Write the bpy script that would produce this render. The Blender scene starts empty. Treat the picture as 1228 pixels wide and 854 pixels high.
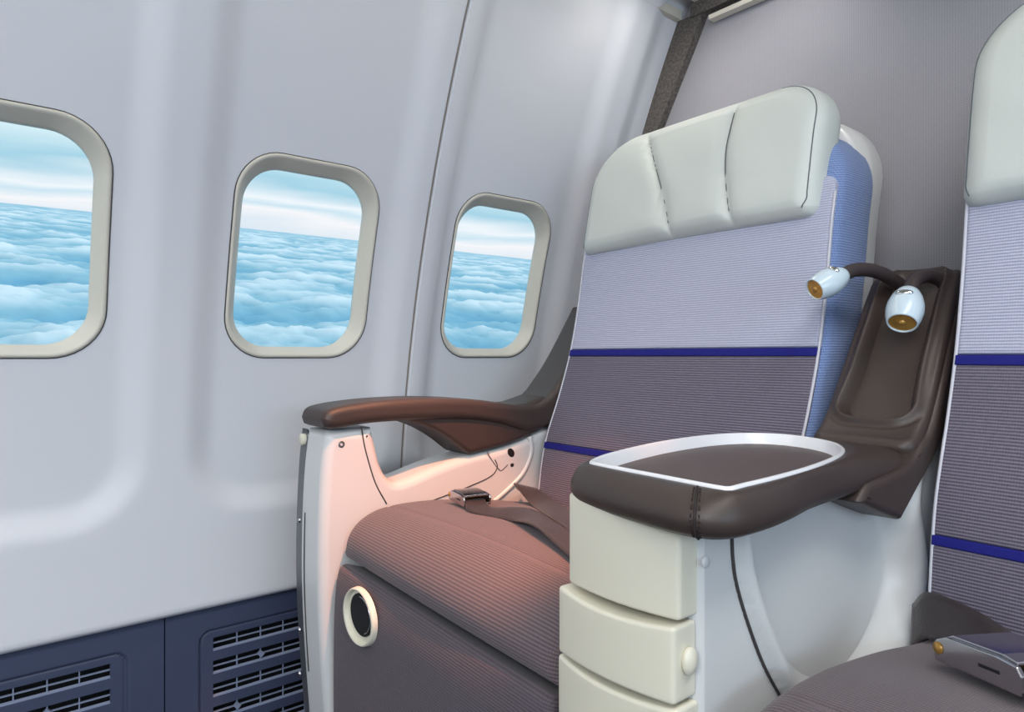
import bpy, bmesh, math, random
from mathutils import Vector, noise
from mathutils.geometry import tessellate_polygon
random.seed(7)
ZC = 0.80                      # height of the eye point above the cabin floor; shapes below use h = z - ZC
SC = bpy.context.scene
COL = SC.collection
PI = math.pi
# ------------------------------------------------------------------ measuring helper (ray through the view at a known real plane)
TH = math.radians(50.3); SN, CS = math.sin(TH), math.cos(TH)
def at(u, v, x=None, y=None, h=None):
    a = (u-614)/819.0; b = (427-v)/819.0
    d = (-SN+a*CS, CS+a*SN, b)
    k = x/d[0] if x is not None else (y/d[1] if y is not None else h/d[2])
    return (d[0]*k, d[1]*k, d[2]*k)
# ------------------------------------------------------------------ materials
def lin(c):
    return tuple(((v/255.0)/12.92 if v/255.0 <= 0.04045 else ((v/255.0+0.055)/1.055)**2.4) for v in c)
def newmat(name):
    m = bpy.data.materials.new(name); m.use_nodes = True
    nt = m.node_tree; b = nt.nodes['Principled BSDF']
    return m, nt, b
def plain(name, rgb, rough=0.5, metal=0.0, bump=0.0, bscale=200.0, coat=0.0, var=0.0, sheen=0.0):
    m, nt, b = newmat(name)
    c = lin(rgb)
    b.inputs['Base Color'].default_value = (*c, 1)
    b.inputs['Roughness'].default_value = rough
    b.inputs['Metallic'].default_value = metal
    b.inputs['Coat Weight'].default_value = coat
    b.inputs['Sheen Weight'].default_value = sheen
    tc = nt.nodes.new('ShaderNodeTexCoord')
    if bump or var:
        n = nt.nodes.new('ShaderNodeTexNoise'); n.inputs['Scale'].default_value = bscale; n.inputs['Detail'].default_value = 4
        nt.links.new(tc.outputs['Object'], n.inputs['Vector'])
        if bump:
            bp = nt.nodes.new('ShaderNodeBump'); bp.inputs['Strength'].default_value = bump; bp.inputs['Distance'].default_value = 0.001
            nt.links.new(n.outputs['Fac'], bp.inputs['Height']); nt.links.new(bp.outputs['Normal'], b.inputs['Normal'])
        if var:
            mr = nt.nodes.new('ShaderNodeMapRange'); mr.inputs['From Min'].default_value = .3; mr.inputs['From Max'].default_value = .7
            mr.inputs['To Min'].default_value = 1-var; mr.inputs['To Max'].default_value = 1+var
            nt.links.new(n.outputs['Fac'], mr.inputs['Value'])
            mx = nt.nodes.new('ShaderNodeVectorMath'); mx.operation = 'SCALE'; mx.inputs[0].default_value = c
            nt.links.new(mr.outputs['Result'], mx.inputs['Scale']); nt.links.new(mx.outputs[0], b.inputs['Base Color'])
    return m
def textile(name, rgb_a, rgb_b, rib='Z', pitch=0.0045, cross=0.002, crossdir='X', rough=0.85, bump=0.5, mixw=0.75, coord='Object'):
    """woven ribbed cloth: ribs repeat along one axis, a finer thread crosses them"""
    m, nt, b = newmat(name)
    b.inputs['Roughness'].default_value = rough
    b.inputs['Sheen Weight'].default_value = 0.15
    tc = nt.nodes.new('ShaderNodeTexCoord')
    def wave(direction, p, dist):
        w = nt.nodes.new('ShaderNodeTexWave'); w.wave_type = 'BANDS'; w.bands_direction = direction
        w.inputs['Scale'].default_value = 2*PI/(20.0*p)
        w.inputs['Distortion'].default_value = dist; w.inputs['Detail'].default_value = 1; w.inputs['Detail Scale'].default_value = 60
        nt.links.new(tc.outputs[coord], w.inputs['Vector']); return w
    w1 = wave(rib, pitch, 0.12); w2 = wave(crossdir, cross, 0.1)
    nz = nt.nodes.new('ShaderNodeTexNoise'); nz.inputs['Scale'].default_value = 350; nz.inputs['Detail'].default_value = 3
    nt.links.new(tc.outputs['Object'], nz.inputs['Vector'])
    m1 = nt.nodes.new('ShaderNodeMath'); m1.operation = 'MULTIPLY_ADD'; m1.inputs[1].default_value = mixw
    nt.links.new(w1.outputs['Fac'], m1.inputs[0])
    m2 = nt.nodes.new('ShaderNodeMath'); m2.operation = 'MULTIPLY'; m2.inputs[1].default_value = 1-mixw
    nt.links.new(w2.outputs['Fac'], m2.inputs[0]); nt.links.new(m2.outputs[0], m1.inputs[2])
    m3 = nt.nodes.new('ShaderNodeMath'); m3.operation = 'MULTIPLY_ADD'; m3.inputs[1].default_value = 0.5; 
    nt.links.new(nz.outputs['Fac'], m3.inputs[0]); nt.links.new(m1.outputs[0], m3.inputs[2])
    m4 = nt.nodes.new('ShaderNodeMath'); m4.operation = 'SUBTRACT'; m4.inputs[1].default_value = 0.25; m4.use_clamp = True
    nt.links.new(m3.outputs[0], m4.inputs[0])
    mx = nt.nodes.new('ShaderNodeMix'); mx.data_type = 'RGBA'
    mx.inputs[6].default_value = (*lin(rgb_a), 1); mx.inputs[7].default_value = (*lin(rgb_b), 1)
    nt.links.new(m4.outputs[0], mx.inputs[0]); nt.links.new(mx.outputs[2], b.inputs['Base Color'])
    bp = nt.nodes.new('ShaderNodeBump'); bp.inputs['Strength'].default_value = bump; bp.inputs['Distance'].default_value = 0.0015
    nt.links.new(m4.outputs[0], bp.inputs['Height']); nt.links.new(bp.outputs['Normal'], b.inputs['Normal'])
    return m
M = {}
M['wall'] = plain('sidewall_laminate', (222, 223, 228), 0.58, bump=0.12, bscale=900)
M['wallgap'] = plain('seam_beige', (150, 138, 128), 0.6)
M['frame'] = plain('window_reveal_plastic', (214, 209, 196), 0.4)
M['gasket'] = plain('dark_gasket', (62, 58, 58), 0.6)
M['dado'] = plain('navy_dado_plastic', (62, 70, 96), 0.55, bump=0.15, bscale=500)
M['dadolip'] = plain('grille_slat_plastic', (132, 142, 168), 0.45)
M['black'] = plain('black_void', (12, 13, 16), 0.8)
M['shell'] = plain('seat_shell_plastic', (206, 207, 207), 0.36, coat=0.15)
M['cream'] = plain('cream_drawer_plastic', (219, 214, 196), 0.36, coat=0.15)
M['leather'] = plain('brown_leather', (61, 50, 46), 0.46, bump=0.2, bscale=600, coat=0.0)
M['leatherw'] = plain('pale_grey_leather', (198, 203, 198), 0.5, bump=0.15, bscale=500)
M['stitch'] = plain('stitch_thread', (92, 98, 104), 0.8)
M['stitchb'] = plain('brown_stitch', (40, 32, 32), 0.8)
M['ring'] = plain('table_rim_white', (232, 232, 236), 0.3, coat=0.3)
M['disc'] = plain('table_mat_brown', (84, 70, 66), 0.5, bump=0.12, bscale=900)
M['light'] = textile('light_seat_cloth', (150, 153, 176), (190, 192, 212), 'Z', 0.0042, 0.003, 'X', mixw=.84)
M['dark'] = textile('mauve_seat_cloth', (68, 62, 76), (122, 115, 132), 'Z', 0.0042, 0.003, 'X', mixw=.86)
M['cush'] = textile('cushion_cloth', (70, 60, 66), (112, 98, 102), 'Y', 0.0042, 0.003, 'X', mixw=.8, coord='UV', bump=.4)
M['cushz'] = textile('leg_rest_cloth', (62, 54, 62), (92, 82, 90), 'Y', 0.0040, 0.003, 'X', mixw=.75, coord='UV', bump=.4)
M['bolster'] = textile('blue_shaded_bolster_cloth', (88, 108, 156), (134, 156, 200), 'Z', 0.0042, 0.003, 'Y', mixw=.7)  # light seat cloth with its blue shade put into the colour
M['blue'] = plain('royal_blue_band', (6, 10, 112), 0.85, bump=0.3, bscale=500)
M['piping'] = plain('pale_piping', (196, 196, 206), 0.7)
M['bulk'] = textile('bulkhead_cloth', (136, 135, 141), (152, 151, 157), 'X', 0.0045, 0.004, 'Z', mixw=.5, bump=.2)
M['felt'] = plain('dark_felt_trim', (92, 86, 82), 0.95, bump=0.5, bscale=160, var=.45)
M['cushseam'] = plain('cushion_seam', (120, 104, 108), 0.9)
M['metal'] = plain('grey_frame_metal', (120, 122, 124), 0.35, metal=0.7)
M['chrome'] = plain('buckle_chrome', (200, 198, 202), 0.14, metal=1.0)
M['web'] = plain('belt_webbing', (52, 44, 46), 0.36, bump=0.5, bscale=350, sheen=.1)
M['lamphead'] = plain('lamp_head_silver', (196, 212, 222), 0.28, coat=.4)
M['lens'] = plain('amber_lens', (186, 142, 70), 0.3, metal=0.3, var=.3, bscale=90)
M['neck'] = plain('gooseneck_rubber', (58, 48, 48), 0.55)
M['lampchrome'] = plain('lamp_switch_chrome', (225, 225, 225), 0.12, metal=1)
M['floor'] = plain('cabin_carpet', (62, 64, 78), 0.95, bump=.6, bscale=300, var=.2)
M['ceil'] = plain('bin_plastic', (214, 208, 196), 0.5)
M['glow'] = None
# ------------------------------------------------------------------ mesh helpers
ORG = [Vector((0, 0, 0))]
def link_mesh(name, verts, faces, mat, parent=None, smooth=True, recalc=True, mats=None, fmi=None, world=False):
    me = bpy.data.meshes.new(name)
    o = ORG[0] if parent is not None else Vector((0, 0, 0))
    vs = [(v[0]-o.x, v[1]-o.y, v[2]+(0 if world else ZC)-o.z) for v in verts]
    me.from_pydata(vs, [], faces)
    if recalc:
        bm = bmesh.new(); bm.from_mesh(me)
        bmesh.ops.recalc_face_normals(bm, faces=bm.faces); bm.to_mesh(me); bm.free()
    for m_ in (mats or [mat]): me.materials.append(m_)
    if fmi:
        for p, k in zip(me.polygons, fmi): p.material_index = k
    if smooth:
        me.polygons.foreach_set('use_smooth', [True]*len(me.polygons))
    ob = bpy.data.objects.new(name, me); COL.objects.link(ob)
    if parent is not None: ob.parent = parent
    return ob
def thing(name, label, cat, loc, group=None, kind=None):
    o = bpy.data.objects.new(name, None); COL.objects.link(o); o.location = loc
    ORG[0] = Vector(loc); o.empty_display_size = .05
    if label: o['label'] = label
    if cat: o['category'] = cat
    if group: o['group'] = group
    if kind: o['kind'] = kind
    return o
def clus(a, b, er, n):
    """positions from a to b, dense within er of both ends"""
    w = b-a; e = min(er, w*0.45)
    k = [0, .06, .16, .30, .48, .72, 1.0]
    left = [a+e*q for q in k]; right = [b-e*q for q in reversed(k)]
    mid = [a+e+(w-2*e)*i/n for i in range(1, n)]
    return left+mid+right
def pad(name, x0, x1, t0, t1, rads, thick, er, fmap, mat, parent=None, disp=None, nx=24, nt=24, erb=None, wfun=None):
    """closed upholstered pad. rads = corner radii (bl, br, tr, tl); fmap(x, t, d) gives the point, d measured into the pad"""
    bl, br, tr, tl = rads
    erb = er*0.5 if erb is None else erb
    def ext(t):
        a, b = x0, x1
        def cr(r, q): return r-math.sqrt(max(r*r-(r-q)**2, 0)) if q < r else 0
        a += max(cr(bl, t-t0) if bl else 0, cr(tl, t1-t) if tl else 0)
        b -= max(cr(br, t-t0) if br else 0, cr(tr, t1-t) if tr else 0)
        if wfun:
            ca, cb = wfun(t); a += ca; b -= cb
        return a, b
    def idist(x, t):
        a0, b0 = x0, x1
        if wfun:
            ca, cb = wfun(t); a0 += ca; b0 -= cb
        d = min(x-a0, b0-x, t-t0, t1-t)
        for (cx, ct, r, sx, st) in ((a0+bl, t0+bl, bl, -1, -1), (b0-br, t0+br, br, 1, -1), (b0-tr, t1-tr, tr, 1, 1), (a0+tl, t1-tl, tl, -1, 1)):
            if r and (x-cx)*sx > 0 and (t-ct)*st > 0:
                d = min(d, r-math.hypot(x-cx, t-ct))
        return max(d, 0)
    ts = []
    rc = max(max(rads), er)
    base = clus(t0, t1, rc, nt)
    arcs = []
    if max(rads) > .05:
        for k in range(1, 14):
            q_ = max(rads)*math.sin(PI/2*k/14)
            arcs.append(t1-max(rads)+q_)
            if min(rads) > .05: arcs.append(t0+max(rads)-q_)
    for q in base + arcs + [t0+er*k for k in (.1, .35, .6, .85)] + [t1-er*k for k in (.1, .35, .6, .85)]:
        ts.append(q)
    ts = sorted(set(round(q, 6) for q in ts))
    V = []; F = []
    nrow = None
    for t in ts:
        a, b = ext(t)
        xs = clus(a, b, er, nx); nrow = len(xs)
        for x in xs:
            dd = idist(x, t); off = 0
            if dd < er: off = er-math.sqrt(max(er*er-(er-dd)**2, 0))
            if disp: off += disp(x, t, dd)*(min(dd/er, 1) if er > 0 else 1)
            V.append(fmap(x, t, off))
    nb = len(V)
    for t in ts:
        a, b = ext(t)
        for x in clus(a, b, er, nx):
            dd = idist(x, t); off = 0
            if erb > 0 and dd < erb: off = erb-math.sqrt(max(erb*erb-(erb-dd)**2, 0))
            V.append(fmap(x, t, thick-off))
    R = len(ts)
    for j in range(R-1):
        for i in range(nrow-1):
            p = j*nrow+i
            F.append((p, p+1, p+nrow+1, p+nrow)); F.append((nb+p, nb+p+nrow, nb+p+nrow+1, nb+p+1))
    for j in range(R-1):
        p = j*nrow; F.append((p, p+nrow, nb+p+nrow, nb+p))
        p = j*nrow+nrow-1; F.append((p, nb+p, nb+p+nrow, p+nrow))
    for i in range(nrow-1):
        F.append((i, nb+i, nb+i+1, i+1))
        p = (R-1)*nrow+i; F.append((p, p+1, nb+p+1, nb+p))
    ob = link_mesh(name, V, F, mat, parent)
    me = ob.data; uvl = me.uv_layers.new(name='cloth'); half = nb
    UV = []
    for t in ts:
        a, b = ext(t)
        for x in clus(a, b, er, nx): UV.append((x, t))
    UV = UV+UV
    for l in me.loops: uvl.data[l.index].uv = UV[l.vertex_index]
    return ob
def catmull(pts, n=8, closed=False):
    P_ = [Vector(p) for p in pts]; out = []
    L = len(P_); rng = range(L if closed else L-1)
    for i in rng:
        p1, p2 = P_[i], P_[(i+1) % L]
        p0 = P_[(i-1) % L] if (closed or i > 0) else p1*2-p2
        p3 = P_[(i+2) % L] if (closed or i+2 < L) else p2*2-p1
        for k in range(n):
            t = k/n
            out.append(0.5*((2*p1)+(-p0+p2)*t+(2*p0-5*p1+4*p2-p3)*t*t+(-p0+3*p1-3*p2+p3)*t**3))
    if not closed: out.append(P_[-1])
    return out
def tube_geo(path, rad, ns=10, closed=False, caps=True, flat=None):
    """path of 3-vectors, rad a number or a list"""
    P_ = [Vector(p) for p in path]; n = len(P_); V = []; F = []
    up = None
    for i, p in enumerate(P_):
        if closed: t = (P_[(i+1) % n]-P_[i-1])
        else: t = P_[min(i+1, n-1)]-P_[max(i-1, 0)]
        t.normalize()
        if up is None:
            up = Vector((0, 0, 1)) if abs(t.z) < .9 else Vector((1, 0, 0))
        s = t.cross(up); s.normalize(); up = s.cross(t); up.normalize()
        r = rad[i] if isinstance(rad, (list, tuple)) else rad
        for k in range(ns):
            a = 2*PI*k/ns
            V.append(tuple(p+s*(math.cos(a)*r)+up*(math.sin(a)*r*(flat or 1))))
    m = n if closed else n-1
    for i in range(m):
        for k in range(ns):
            a = i*ns+k; b = i*ns+(k+1) % ns; c = ((i+1) % n)*ns+(k+1) % ns; d = ((i+1) % n)*ns+k
            F.append((a, b, c, d))
    if caps and not closed:
        F.append(tuple(range(ns))[::-1]); F.append(tuple((n-1)*ns+k for k in range(ns)))
    return V, F
def tube(name, path, rad, mat, parent=None, ns=10, closed=False, flat=None):
    V, F = tube_geo(path, rad, ns, closed, True, flat)
    return link_mesh(name, V, F, mat, parent)
def merge(geos):
    V = []; F = []
    for v, f in geos:
        o = len(V); V += list(v); F += [tuple(i+o for i in q) for q in f]
    return V, F
def box_geo(x0, x1, y0, y1, z0, z1):
    V = [(x, y, z) for x in (x0, x1) for y in (y0, y1) for z in (z0, z1)]
    F = [(0, 1, 3, 2), (4, 6, 7, 5), (0, 4, 5, 1), (2, 3, 7, 6), (0, 2, 6, 4), (1, 5, 7, 3)]
    return V, F
def bevel(ob, w, seg=3, angle=30):
    m = ob.modifiers.new('bevel', 'BEVEL'); m.width = w; m.segments = seg; m.limit_method = 'ANGLE'; m.angle_limit = math.radians(angle)
    m.harden_normals = False
    wn = ob.modifiers.new('wn', 'WEIGHTED_NORMAL'); wn.keep_sharp = True
    return ob
def slab(name, outline, x0, x1, mat, parent=None, er=0.01, seg=5, xf=None):
    """profile in (y, h) given thickness along x, edges rolled by loft rings (rounded by er on both sides)"""
    pts = [Vector((p[0], p[1])) for p in outline]; n = len(pts)
    area = sum(pts[i].x*pts[(i+1) % n].y-pts[(i+1) % n].x*pts[i].y for i in range(n))
    if area < 0: pts.reverse()
    nor = []
    for i in range(n):
        a = (pts[i]-pts[i-1]).normalized(); b = (pts[(i+1) % n]-pts[i]).normalized()
        na = Vector((a.y, -a.x)); nb_ = Vector((b.y, -b.x)); m_ = na+nb_
        m_ = m_.normalized() if m_.length > 1e-6 else na
        k = 1/max(m_.dot(na), .6); nor.append(m_*k)
    V = []; F = []
    ringspec = []
    for k in range(seg+1):
        a = PI/2*k/seg; ringspec.append((x1-er*(1-math.sin(a)) if False else x1-er+er*math.cos(a), er*(1-math.sin(a))))
    for k in range(seg+1):
        a = PI/2*(1-k/seg); ringspec.append((x0+er-er*math.cos(a), er*(1-math.sin(a))))
    for (x, off) in ringspec:
        for i in range(n):
            q = pts[i]-nor[i]*off
            p = (x, q.x, q.y)
            V.append(xf(p) if xf else p)
    R = len(ringspec)
    for j in range(R-1):
        for i in range(n):
            F.append((j*n+i, j*n+(i+1) % n, (j+1)*n+(i+1) % n, (j+1)*n+i))
    for b_ in (0, (R-1)*n):
        tri = tessellate_polygon([[Vector((V[b_+i][1], V[b_+i][2], 0)) for i in range(n)]])
        for q in tri: F.append(tuple(b_+k for k in q))
    ob = link_mesh(name, V, F, mat, parent)
    wn = ob.modifiers.new('wn', 'WEIGHTED_NORMAL'); wn.weight = 100
    return ob
def dense(pts, n=5, closed=True):
    return [(p.x, p.y) for p in catmull([(a, b, 0) for a, b in pts], n, closed)]
def curve_fn(pts):
    """smooth monotone-x lookup y(x)"""
    c = catmull([(a, b, 0) for a, b in pts], 10); c.sort(key=lambda p: p.x)
    xs = [p.x for p in c]; ys = [p.y for p in c]
    def f(x):
        if x <= xs[0]:
            return ys[0]+(x-xs[0])*(ys[1]-ys[0])/(xs[1]-xs[0]+1e-9)
        if x >= xs[-1]:
            return ys[-1]+(x-xs[-1])*(ys[-1]-ys[-2])/(xs[-1]-xs[-2]+1e-9)
        lo, hi = 0, len(xs)-1
        while hi-lo > 1:
            m = (lo+hi)//2
            if xs[m] <= x: lo = m
            else: hi = m
        return ys[lo]+(ys[hi]-ys[lo])*(x-xs[lo])/(xs[hi]-xs[lo]+1e-12)
    return f
def arc_fn(pts, n=10):
    """2-D curve by arc length: returns L, pos(t), nrm(t) (normal to the left of travel)"""
    c = [Vector((p.x, p.y)) for p in catmull([(a, b, 0) for a, b in pts], n)]
    L = [0]
    for i in range(1, len(c)): L.append(L[-1]+(c[i]-c[i-1]).length)
    def idx(t):
        t = max(0, min(L[-1], t)); lo, hi = 0, len(L)-1
        while hi-lo > 1:
            m = (lo+hi)//2
            if L[m] <= t: lo = m
            else: hi = m
        return lo, (t-L[lo])/(L[hi]-L[lo]+1e-12)
    tang = []
    for i in range(len(c)):
        d = c[min(i+1, len(c)-1)]-c[max(i-1, 0)]; tang.append(d.normalized())
    def pos(t):
        i, f = idx(t); return c[i].lerp(c[i+1], f)
    def nrm(t):
        i, f = idx(t); d = tang[i].lerp(tang[i+1], f).normalized(); return Vector((-d.y, d.x))
    return L[-1], pos, nrm
def sstep(a, b, x):
    t = max(0, min(1, (x-a)/(b-a))); return t*t*(3-2*t)
def ellipsoid(name, c, rx, ry, rz, mat, parent, nu=20, nv=12, axes=None):
    V = []; F = []
    A = axes or (Vector((1, 0, 0)), Vector((0, 1, 0)), Vector((0, 0, 1)))
    for j in range(nv+1):
        th = PI*j/nv
        for i in range(nu):
            ph = 2*PI*i/nu
            V.append(tuple(Vector(c)+A[0]*(rx*math.sin(th)*math.cos(ph))+A[1]*(ry*math.sin(th)*math.sin(ph))+A[2]*(rz*math.cos(th))))
    for j in range(nv):
        for i in range(nu):
            F.append((j*nu+i, j*nu+(i+1) % nu, (j+1)*nu+(i+1) % nu, (j+1)*nu+i))
    return link_mesh(name, V, F, mat, parent)
def lathe(name, c, axis, prof, mat, parent, ns=28):
    """profile (distance along axis, radius) turned about axis"""
    ax = Vector(axis).normalized(); u = ax.orthogonal().normalized(); w = ax.cross(u)
    V = []; F = []
    for (d, r) in prof:
        for k in range(ns):
            a = 2*PI*k/ns
            V.append(tuple(Vector(c)+ax*d+u*(r*math.cos(a))+w*(r*math.sin(a))))
    for j in range(len(prof)-1):
        for k in range(ns):
            F.append((j*ns+k, j*ns+(k+1) % ns, (j+1)*ns+(k+1) % ns, (j+1)*ns+k))
    return link_mesh(name, V, F, mat, parent)
def ribbon(name, pts, wids, mat, parent, width=.045, th=.0022, n=8, curl=0.0):
    """flat strap: pts = centre line, wids = across directions"""
    C_ = catmull(pts, n); W_ = catmull(wids, n); V = []; F = []
    nw = 6
    for i, c in enumerate(C_):
        w = W_[i].normalized()
        t = (C_[min(i+1, len(C_)-1)]-C_[max(i-1, 0)]).normalized(); nn = w.cross(t).normalized()
        for s in (1, -1):
            for k in range(nw+1):
                q = k/nw-.5
                V.append(tuple(c+w*(q*width)+nn*(s*th*.5+curl*(q*q*4-.3))))
    st = 2*(nw+1)
    for i in range(len(C_)-1):
        for k in range(nw):
            a = i*st+k
            F.append((a, a+1, a+st+1, a+st)); b = a+nw+1; F.append((b, b+st, b+st+1, b+1))
        a = i*st; F.append((a, a+st, a+st+nw+1, a+nw+1)); a = i*st+nw; F.append((a, a+nw+1, a+st+nw+1, a+st))
    F.append(tuple(range(nw+1))+tuple(range(2*nw+1, nw, -1)))
    e = (len(C_)-1)*st; F.append(tuple(e+k for k in list(range(nw+1))+list(range(2*nw+1, nw, -1))))
    return link_mesh(name, V, F, mat, parent)
# ================================================================== SETTING
def D(h): return 1.35-.19*h-.18*h*h if h > -.53 else 1.4002
PITCH = .492; HALF = .192; BC = .558
def bay(s, h):
    k = round((s-BC)/PITCH); c = BC+PITCH*k
    a = abs(s-c)-HALF; b = -.285-h; r = .11
    ax, bx = a+r, b+r
    sd = (math.hypot(max(ax, 0), max(bx, 0))+min(max(ax, bx), 0))-r
    return 1-sstep(-.034, .030, sd)
def wallx(s, h): return -D(h)+.017*(1-bay(s, h))
WC = [.5515+.487*k for k in (-2, -1, 0, 1)]
WH = .143; W0, W1, WR = 0.0, .374, .078
def rr_sdf(a, b, ha, hb, r):
    ax, bx = abs(a)-ha+r, abs(b)-hb+r
    return math.hypot(max(ax, 0), max(bx, 0))+min(max(ax, bx), 0)-r
def rr_pts(ha, hb, r, n=10):
    out = []
    for (cx, cy, a0) in ((ha-r, hb-r, 0), (-ha+r, hb-r, 90), (-ha+r, -hb+r, 180), (ha-r, -hb+r, 270)):
        for k in range(n+1):
            a = math.radians(a0+90*k/n); out.append((cx+r*math.cos(a), cy+r*math.sin(a)))
    res = []
    for i in range(len(out)):
        p, q = out[i], out[(i+1) % len(out)]; res.append(p)
        dl = math.hypot(q[0]-p[0], q[1]-p[1]); m = 8 if i % (n+1) == n else 1
        for k in range(1, m): res.append((p[0]+(q[0]-p[0])*k/m, p[1]+(q[1]-p[1])*k/m))
    return res
HC, HHf = (W0+W1)/2, (W1-W0)/2
SEAM = .808
def build_wall():
    ss = []; s = -1.2
    while s < 1.462: ss.append(s); s += .007
    ss = [q for q in ss if abs(q-SEAM) > .006 and abs(q-(SEAM-2*PITCH)) > .006]
    for c in (SEAM, SEAM-2*PITCH): ss += [c-.0055, c-.0040, c-.0030, c+.0030, c+.0040, c+.0055]
    ss.sort()
    hs = []; h = -.478
    while h < .95: hs.append(h); h += .007
    n = len(ss); keep = {}; V = []; F = []
    def hole(s, h):
        k = min(WC, key=lambda c: abs(c-s)); return rr_sdf(s-k, h-HC, WH-.004, HHf-.004, WR-.004), k
    for h in hs:
        for s in ss:
            off = 0
            for c in (SEAM, SEAM-2*PITCH):
                if abs(s-c) < .0032: off = -.006
                elif 0 < s-c < .05: off = .0025
            V.append([wallx(s, h)+off, s, h])
    used = set()
    for j in range(len(hs)-1):
        for i in range(n-1):
            sc = (ss[i]+ss[i+1])/2; hc = (hs[j]+hs[j+1])/2
            if hole(sc, hc)[0] < 0: continue
            q = (j*n+i, j*n+i+1, (j+1)*n+i+1, (j+1)*n+i); F.append(q); used.update(q)
    for idx in used:
        x, s, h = V[idx]; sd, k = hole(s, h)
        if sd < .0045 and sd > -.009:      # snap the rim of the hole to the outline
            e = 1e-4
            gx = (hole(s+e, h)[0]-hole(s-e, h)[0])/(2*e); gy = (hole(s, h+e)[0]-hole(s, h-e)[0])/(2*e)
            if sd < 0.0:
                V[idx] = [wallx(s-gx*sd, h-gy*sd), s-gx*sd, h-gy*sd]
    # lower lip
    b0 = len(V)
    for s in ss: V.append([wallx(s, -.478)-.004, s, -.486])
    for s in ss: V.append([wallx(s, -.478)-.02, s, -.486])
    for i in range(n-1):
        F.append((i, b0+i, b0+i+1, i+1)); F.append((b0+i, b0+n+i, b0+n+i+1, b0+i+1))
    remap = {}; V2 = []; 
    for f in F:
        for q in f:
            if q not in remap: remap[q] = len(V2); V2.append(V[q])
    F = [tuple(remap[q] for q in f) for f in F]
    ob = link_mesh('wall_left', V2, F, M['wall'], None)
    ob['kind'] = 'structure'
    return ob
build_wall()
# panel joint strip
t1 = tube('trim_1', [(wallx(SEAM, h)-.0035, SEAM-.0006, h) for h in [-.478+i*.03 for i in range(45)]], .0024, M['wallgap'], None, 6)
t1['kind'] = 'structure'
# windows
glass, gnt, gb = newmat('cabin_window_pane')
gnt.nodes.remove(gb)
tr = gnt.nodes.new('ShaderNodeBsdfTransparent'); tr.inputs['Color'].default_value = (.97, .985, .99, 1)
gl = gnt.nodes.new('ShaderNodeBsdfGlossy'); gl.inputs['Roughness'].default_value = .03
fr = gnt.nodes.new('ShaderNodeFresnel'); fr.inputs['IOR'].default_value = 1.12
mxs = gnt.nodes.new('ShaderNodeMixShader')
gnt.links.new(fr.outputs[0], mxs.inputs[0]); gnt.links.new(tr.outputs[0], mxs.inputs[1]); gnt.links.new(gl.outputs[0], mxs.inputs[2])
gnt.links.new(mxs.outputs[0], gnt.nodes['Material Output'].inputs['Surface'])
for wi, c in enumerate(WC):
    # rings (inset from outline, depth behind the wall face)
    spec = [(-.003, .004), (-.003, -.0015), (-.0005, -.0035), (.003, -.003), (.005, .000), (.011, .010), (.016, .019), (.019, .024), (.019, .030), (.010, .034)]
    V = []; F = []; nn = None
    for (ins, dp) in spec:
        pts = rr_pts(WH-ins, HHf-ins, max(WR-ins*.6, .02)); nn = len(pts)
        for (a, b) in pts:
            s, h = c+a, HC+b; V.append((-(D(h)+dp), s, h))
    for j in range(len(spec)-1):
        for i in range(nn): F.append((j*nn+i, j*nn+(i+1) % nn, (j+1)*nn+(i+1) % nn, (j+1)*nn+i))
    w = thing('window_%d' % (wi+1), None, None, (-D(HC)-.02, c, ZC+HC), kind='structure')
    link_mesh('window_frame', V, F, M['frame'], w)
    pts = rr_pts(WH+.0036, HHf+.0036, WR+.003)
    tube('gasket', [(-(D(HC+b))+.0003, c+a, HC+b) for a, b in pts], .0014, M['gasket'], w, 6, True)
    for dep, nm in ((.029, 'window_pane'),):
        pts = rr_pts(WH-.0185, HHf-.0185, WR-.011)
        V = [(-(D(HC+b))-dep, c+a, HC+b) for a, b in pts]+[(-(D(HC+b))-dep-.003, c+a, HC+b) for a, b in pts]
        n = len(pts)
        F = [tuple(range(n)), tuple(range(n, 2*n))[::-1]]+[(i, n+i, n+(i+1) % n, (i+1) % n) for i in range(n)]
        link_mesh(nm, V, F, glass, w, smooth=False)
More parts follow.
